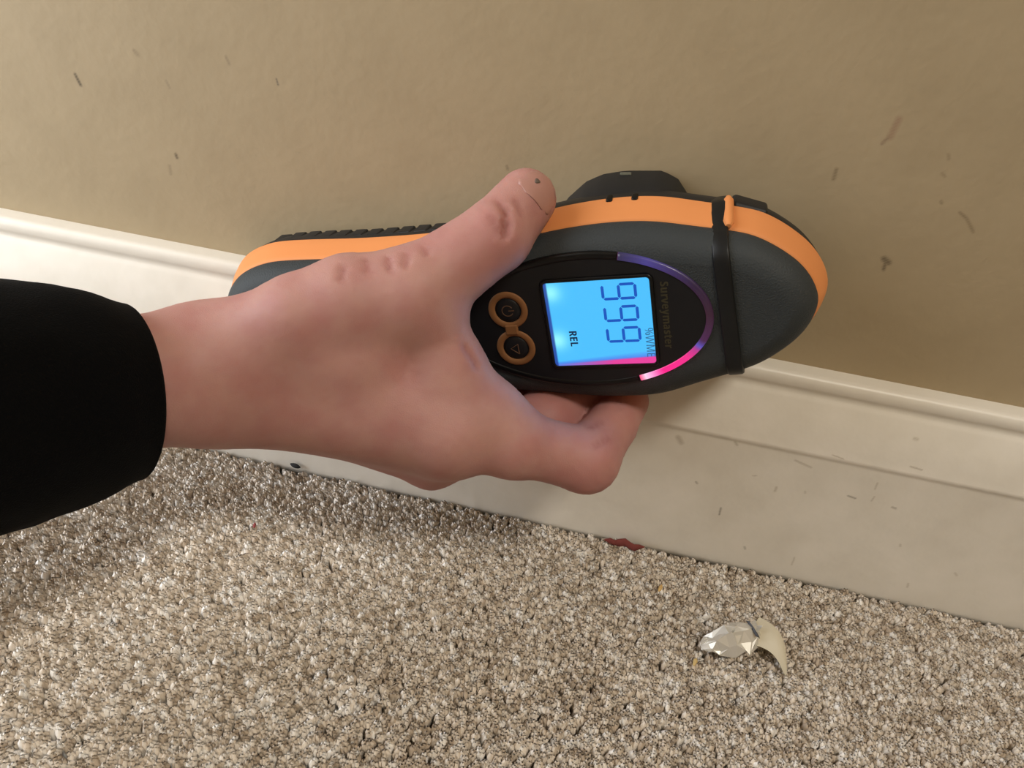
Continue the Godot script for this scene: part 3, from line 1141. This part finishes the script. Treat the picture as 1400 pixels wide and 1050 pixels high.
func creases_list() -> Array:
	return [
		[Vector3(-0.0684, 0.1270, 0.0664), Vector3(-0.0673, 0.1251, 0.0700), 0.0010, 0.0007],
		[Vector3(-0.0578, 0.1291, 0.0606), Vector3(-0.0560, 0.1277, 0.0646), 0.0009, 0.0008],
		[Vector3(-0.0532, 0.1305, 0.0591), Vector3(-0.0527, 0.1290, 0.0627), 0.0009, 0.0008],
		[Vector3(-0.0490, 0.1317, 0.0565), Vector3(-0.0483, 0.1311, 0.0581), 0.0009, 0.0006],
		[Vector3(-0.0636, 0.1279, 0.0620), Vector3(-0.0617, 0.1266, 0.0661), 0.0009, 0.0003],
		[Vector3(-0.0328, 0.1429, 0.0425), Vector3(-0.0302, 0.1419, 0.0447), 0.0011, 0.0009],
		[Vector3(-0.0302, 0.1419, 0.0447), Vector3(-0.0288, 0.1394, 0.0478), 0.0011, 0.0009],
		[Vector3(-0.0288, 0.1394, 0.0478), Vector3(-0.0284, 0.1369, 0.0495), 0.0011, 0.0009],
		[Vector3(-0.0335, 0.1405, 0.0476), Vector3(-0.0310, 0.1377, 0.0500), 0.0011, 0.0005],
		[Vector3(-0.0307, 0.1405, 0.0473), Vector3(-0.0290, 0.1367, 0.0498), 0.0009, 0.0006],
		[Vector3(-0.0285, 0.1434, 0.0403), Vector3(-0.0263, 0.1409, 0.0429), 0.0010, 0.0003],
		[Vector3(-0.0344, 0.1073, 0.0621), Vector3(-0.0304, 0.1025, 0.0630), 0.0012, 0.0008],
		[Vector3(0.0042, 0.0804, 0.0508), Vector3(0.0075, 0.0799, 0.0458), 0.0010, 0.0003],
		[Vector3(0.0071, 0.0792, 0.0576), Vector3(0.0105, 0.0791, 0.0525), 0.0010, 0.0003],
	]


func thumbnail(t: Node3D) -> void:
	# a thin curved plate laid on the tip of the thumb
	var tip := Vector3(-0.0273, 0.1395, 0.0280)
	var r := 0.0089
	var ax := Vector3(0.3440, 0.4572, -0.8201)
	var up := Vector3(0.5456, 0.6136, 0.5709)
	var side := ax.cross(up)
	var rows := []
	for lift in [0.00014, -0.0004]:
		for j in 9:
			var s := lerpf(-0.0045, 0.0068, j / 8.0)
			var row := PackedVector3Array()
			for i in 11:
				var f := lerpf(-1.0, 1.0, i / 10.0)
				var e := absf(j / 4.0 - 1.0)
				var half := 0.86 * pow(1.0 - pow(e, 3.4) * 0.85, 0.5)
				var an := f * half
				var drop := 0.00025 * f * f
				var d := up * cos(an) + side * sin(an)
				if s <= 0.0:
					row.append(tip + ax * s + d * (r - s * 0.12 + lift - drop))
				else:
					var q := s / r
					row.append(tip + (d * cos(q) + ax * sin(q)) * (r + lift - drop))
			if lift < 0.0:
				row.reverse()
			rows.append(row)
	var loop := []
	for j in 9:
		var row := PackedVector3Array()
		row.append_array(rows[j])
		row.append_array(rows[9 + j])
		loop.append(row)
	var nail := put("thumbnail", skin(loop, true, true), mats.nail, t)
	# a fleck of dirt on the nail
	var at := Vector3(-0.0243, 0.1468, 0.0320)
	var out := (at - tip).normalized()
	var e1 := out.cross(Vector3.UP).normalized()
	var e2 := out.cross(e1)
	at = tip + out * (r + 0.00012)
	var dome := []
	for lv in [[0.00085, -0.0002], [0.0008, 0.00008], [0.00055, 0.0002], [0.00025, 0.00024]]:
		var row := PackedVector3Array()
		for k in 14:
			var an := TAU * k / 14
			row.append(at + (e1 * cos(an) + e2 * sin(an)) * lv[0] * (1.0 + 0.16 * sin(an * 3.0)) + out * lv[1])
		dome.append(row)
	put("dirt_fleck", skin(dome, true, true), flat_mat(Color(0.37, 0.31, 0.27), 0.7), nail)


func sleeve(t: Node3D) -> void:
	var rim := Vector3(-0.1175, 0.0930, 0.0948)
	var ax := Vector3(0.5901, -0.2543, -0.7663).normalized()
	var s := ax.cross(Vector3.UP).normalized()
	var u := s.cross(ax)
	var n := FastNoiseLite.new()
	n.seed = 17
	n.frequency = 18.0
	var rows := []
	var prof := []
	for q in [[0.20, 0.040], [0.17, 0.039], [0.14, 0.0375], [0.11, 0.0362], [0.09, 0.0352], [0.07, 0.0340], [0.055, 0.0328], [0.045, 0.0320], [0.037, 0.0312], [0.030, 0.0304], [0.025, 0.0298], [0.020, 0.0291], [0.016, 0.0285], [0.012, 0.0277], [0.009, 0.0268], [0.006, 0.0257], [0.004, 0.0248], [0.002, 0.0241], [0.0, 0.0236]]:
		prof.append([rim - ax * q[0], q[1], 1.0])
	for k in 7:
		var an := PI * (k + 1) / 8.0
		prof.append([rim + ax * sin(an) * 0.0012, 0.0224 + 0.0012 * cos(an), 0.4])
	for k in 6:
		prof.append([rim - ax * 0.005 * (k + 1), 0.0212, 0.2])
	for q in prof:
		var row := PackedVector3Array()
		for i in 64:
			var an := TAU * i / 64
			var d := s * cos(an) + u * sin(an)
			var p: Vector3 = q[0] + d * q[1]
			var wob: float = n.get_noise_3d(p.x * 1.6, p.y, p.z * 1.6) * 0.006 * q[2] * clampf(p.distance_to(rim) / 0.05 - 0.4, 0.05, 1.0)
			row.append(p + d * wob)
		rows.append(row)
	var o := put("sleeve", skin(rows, true, false), mats.fleece, t)
	tag(o, "black knit sleeve with a rounded cuff")


# ---------------------------------------------------------------- litter on the carpet
# a thin sheet from rows of points: its upper face, its underside a little lower, and the rim between
func sheet(rows: Array, thick: float, facets: bool) -> ArrayMesh:
	var loop := []
	for r in rows:
		var row := PackedVector3Array(r)
		var under := PackedVector3Array(r)
		under.reverse()
		for p in under:
			row.append(p - Vector3(0, thick, 0))
		loop.append(row)
	return skin(loop, true, true, true, false, facets)


func floor_litter() -> void:
	var t := thing("foil_scrap", "crumpled scrap of silver foil with a curled pale flap lying on the carpet", "foil scrap", Vector3(0.0700, 0.0035, 0.0540))
	var foil := flat_mat(Color(0.88, 0.87, 0.84), 0.42, 0.5)
	foil.metallic = 0.6
	var paper := flat_mat(Color(0.80, 0.77, 0.69), 0.55, 0.4)
	rng.seed = 5
	var a := Vector3(-0.0128, 0.0012, 0.0052)
	var b := Vector3(0.0058, 0.0030, -0.0020)
	var along := (b - a).normalized()
	var across := Vector3(-along.z, 0, along.x).normalized()
	var rows := []
	for j in 9:
		var f := j / 8.0
		var half := 0.0056 * pow(sin(PI * (0.04 + 0.74 * f)), 0.8) + 0.0002
		var high := 0.0082 * pow(sin(PI * (0.02 + 0.62 * f)), 1.1)
		var row := PackedVector3Array()
		for i in 7:
			var g := i / 3.0 - 1.0
			var jit := Vector3(rng.randf_range(-1, 1), rng.randf_range(-1.4, 1.4), rng.randf_range(-1, 1)) * 0.0012 * (1.0 if j > 0 else 0.2)
			row.append(a.lerp(b, f) + across * half * g + Vector3(0, high * (1.0 - g * g * 0.85), 0) + jit)
		rows.append(row)
	put("crumpled_end", sheet(rows, 0.0004, true), foil, t)
	rows = []
	for j in 12:
		var f := j / 11.0
		var c := Vector3(0.0040, 0.0072, -0.0030).lerp(Vector3(0.0168, 0.0004, 0.0074), f) + Vector3(0.0018, 0.0034, -0.0012) * sin(PI * f)
		var half := 0.0056 * pow(1.0 - f, 0.62) + 0.00015
		var row := PackedVector3Array()
		for i in 5:
			var g := i / 2.0 - 1.0
			row.append(c + Vector3(-0.42, -0.30, 0.86) * half * g + Vector3(0, -0.0011 * g * g, 0))
		rows.append(row)
	put("curled_flap", sheet(rows, 0.00025, false), paper, t)
	rows = []
	for j in 5:
		var f := j / 4.0
		var row := PackedVector3Array()
		for i in 3:
			row.append(Vector3(0.0014 + 0.0032 * f + 0.0007 * (i - 1), 0.0108 - 0.0012 * f * f + 0.0005 * (i % 2), -0.0018 + 0.0046 * f + 0.0003 * (i - 1)))
		rows.append(row)
	var tear := flat_mat(Color(0.20, 0.20, 0.22), 0.4)
	put("dark_fold", sheet(rows, 0.0003, true), tear, t)
	# small bits in the pile
	var p := PackedVector3Array()
	var r := PackedFloat32Array()
	for k in 9:
		var f := k / 8.0 * 2.0 - 1.0
		p.append(Vector3(0.0080 * f, 0.0006 * sin(k * 1.9), 0.0005 * sin(k * 1.3)))
		r.append(0.0017 * sqrt(maxf(0.02, 1.0 - f * f)) * (1.0 + 0.15 * sin(k * 2.3)))
	var o := put("red_scrap", tube(p, r, 8, 0.7), flat_mat(Color(0.44, 0.20, 0.18), 0.9))
	o.position = Vector3(0.0280, 0.0034, 0.0168)
	tag(o, "dull red scrap tucked between carpet and baseboard below the fingers", "scrap")
	for q in [["bread_crumb", "pale yellow crumb on the carpet between the foil scrap and the baseboard", Vector3(0.0426, 0.0046, 0.0367), 0.0011, Color(0.80, 0.66, 0.42), "crumb"], ["straw_bit", "yellowish straw bit on the carpet just left of the foil scrap", Vector3(0.0552, 0.0046, 0.0662), 0.0010, Color(0.78, 0.68, 0.46), "crumb"], ["black_bit", "small black bit of debris at the baseboard under the wrist", Vector3(-0.1096, 0.0046, 0.0150), 0.0014, Color(0.07, 0.065, 0.07), "debris"], ["red_fluff", "tiny red fluff in the open carpet under the wrist", Vector3(-0.1099, 0.0046, 0.0508), 0.0008, Color(0.55, 0.25, 0.25), "fluff"]]:
		p = PackedVector3Array()
		r = PackedFloat32Array()
		var turn := rng.randf_range(0.5, 2.4)
		if q[0] == "black_bit": turn = 0.15
		for k in 6:
			var f := k / 5.0 * 2.0 - 1.0
			p.append(Vector3(cos(turn), rng.randf_range(-0.1, 0.1), sin(turn)) * f * q[3] * 1.7)
			r.append(q[3] * sqrt(maxf(0.05, 1.0 - f * f)) * rng.randf_range(0.6, 0.85))
		o = put(q[0], tube(p, r, 7), flat_mat(q[4], 0.8))
		o.position = q[2]
		tag(o, q[1], q[5])
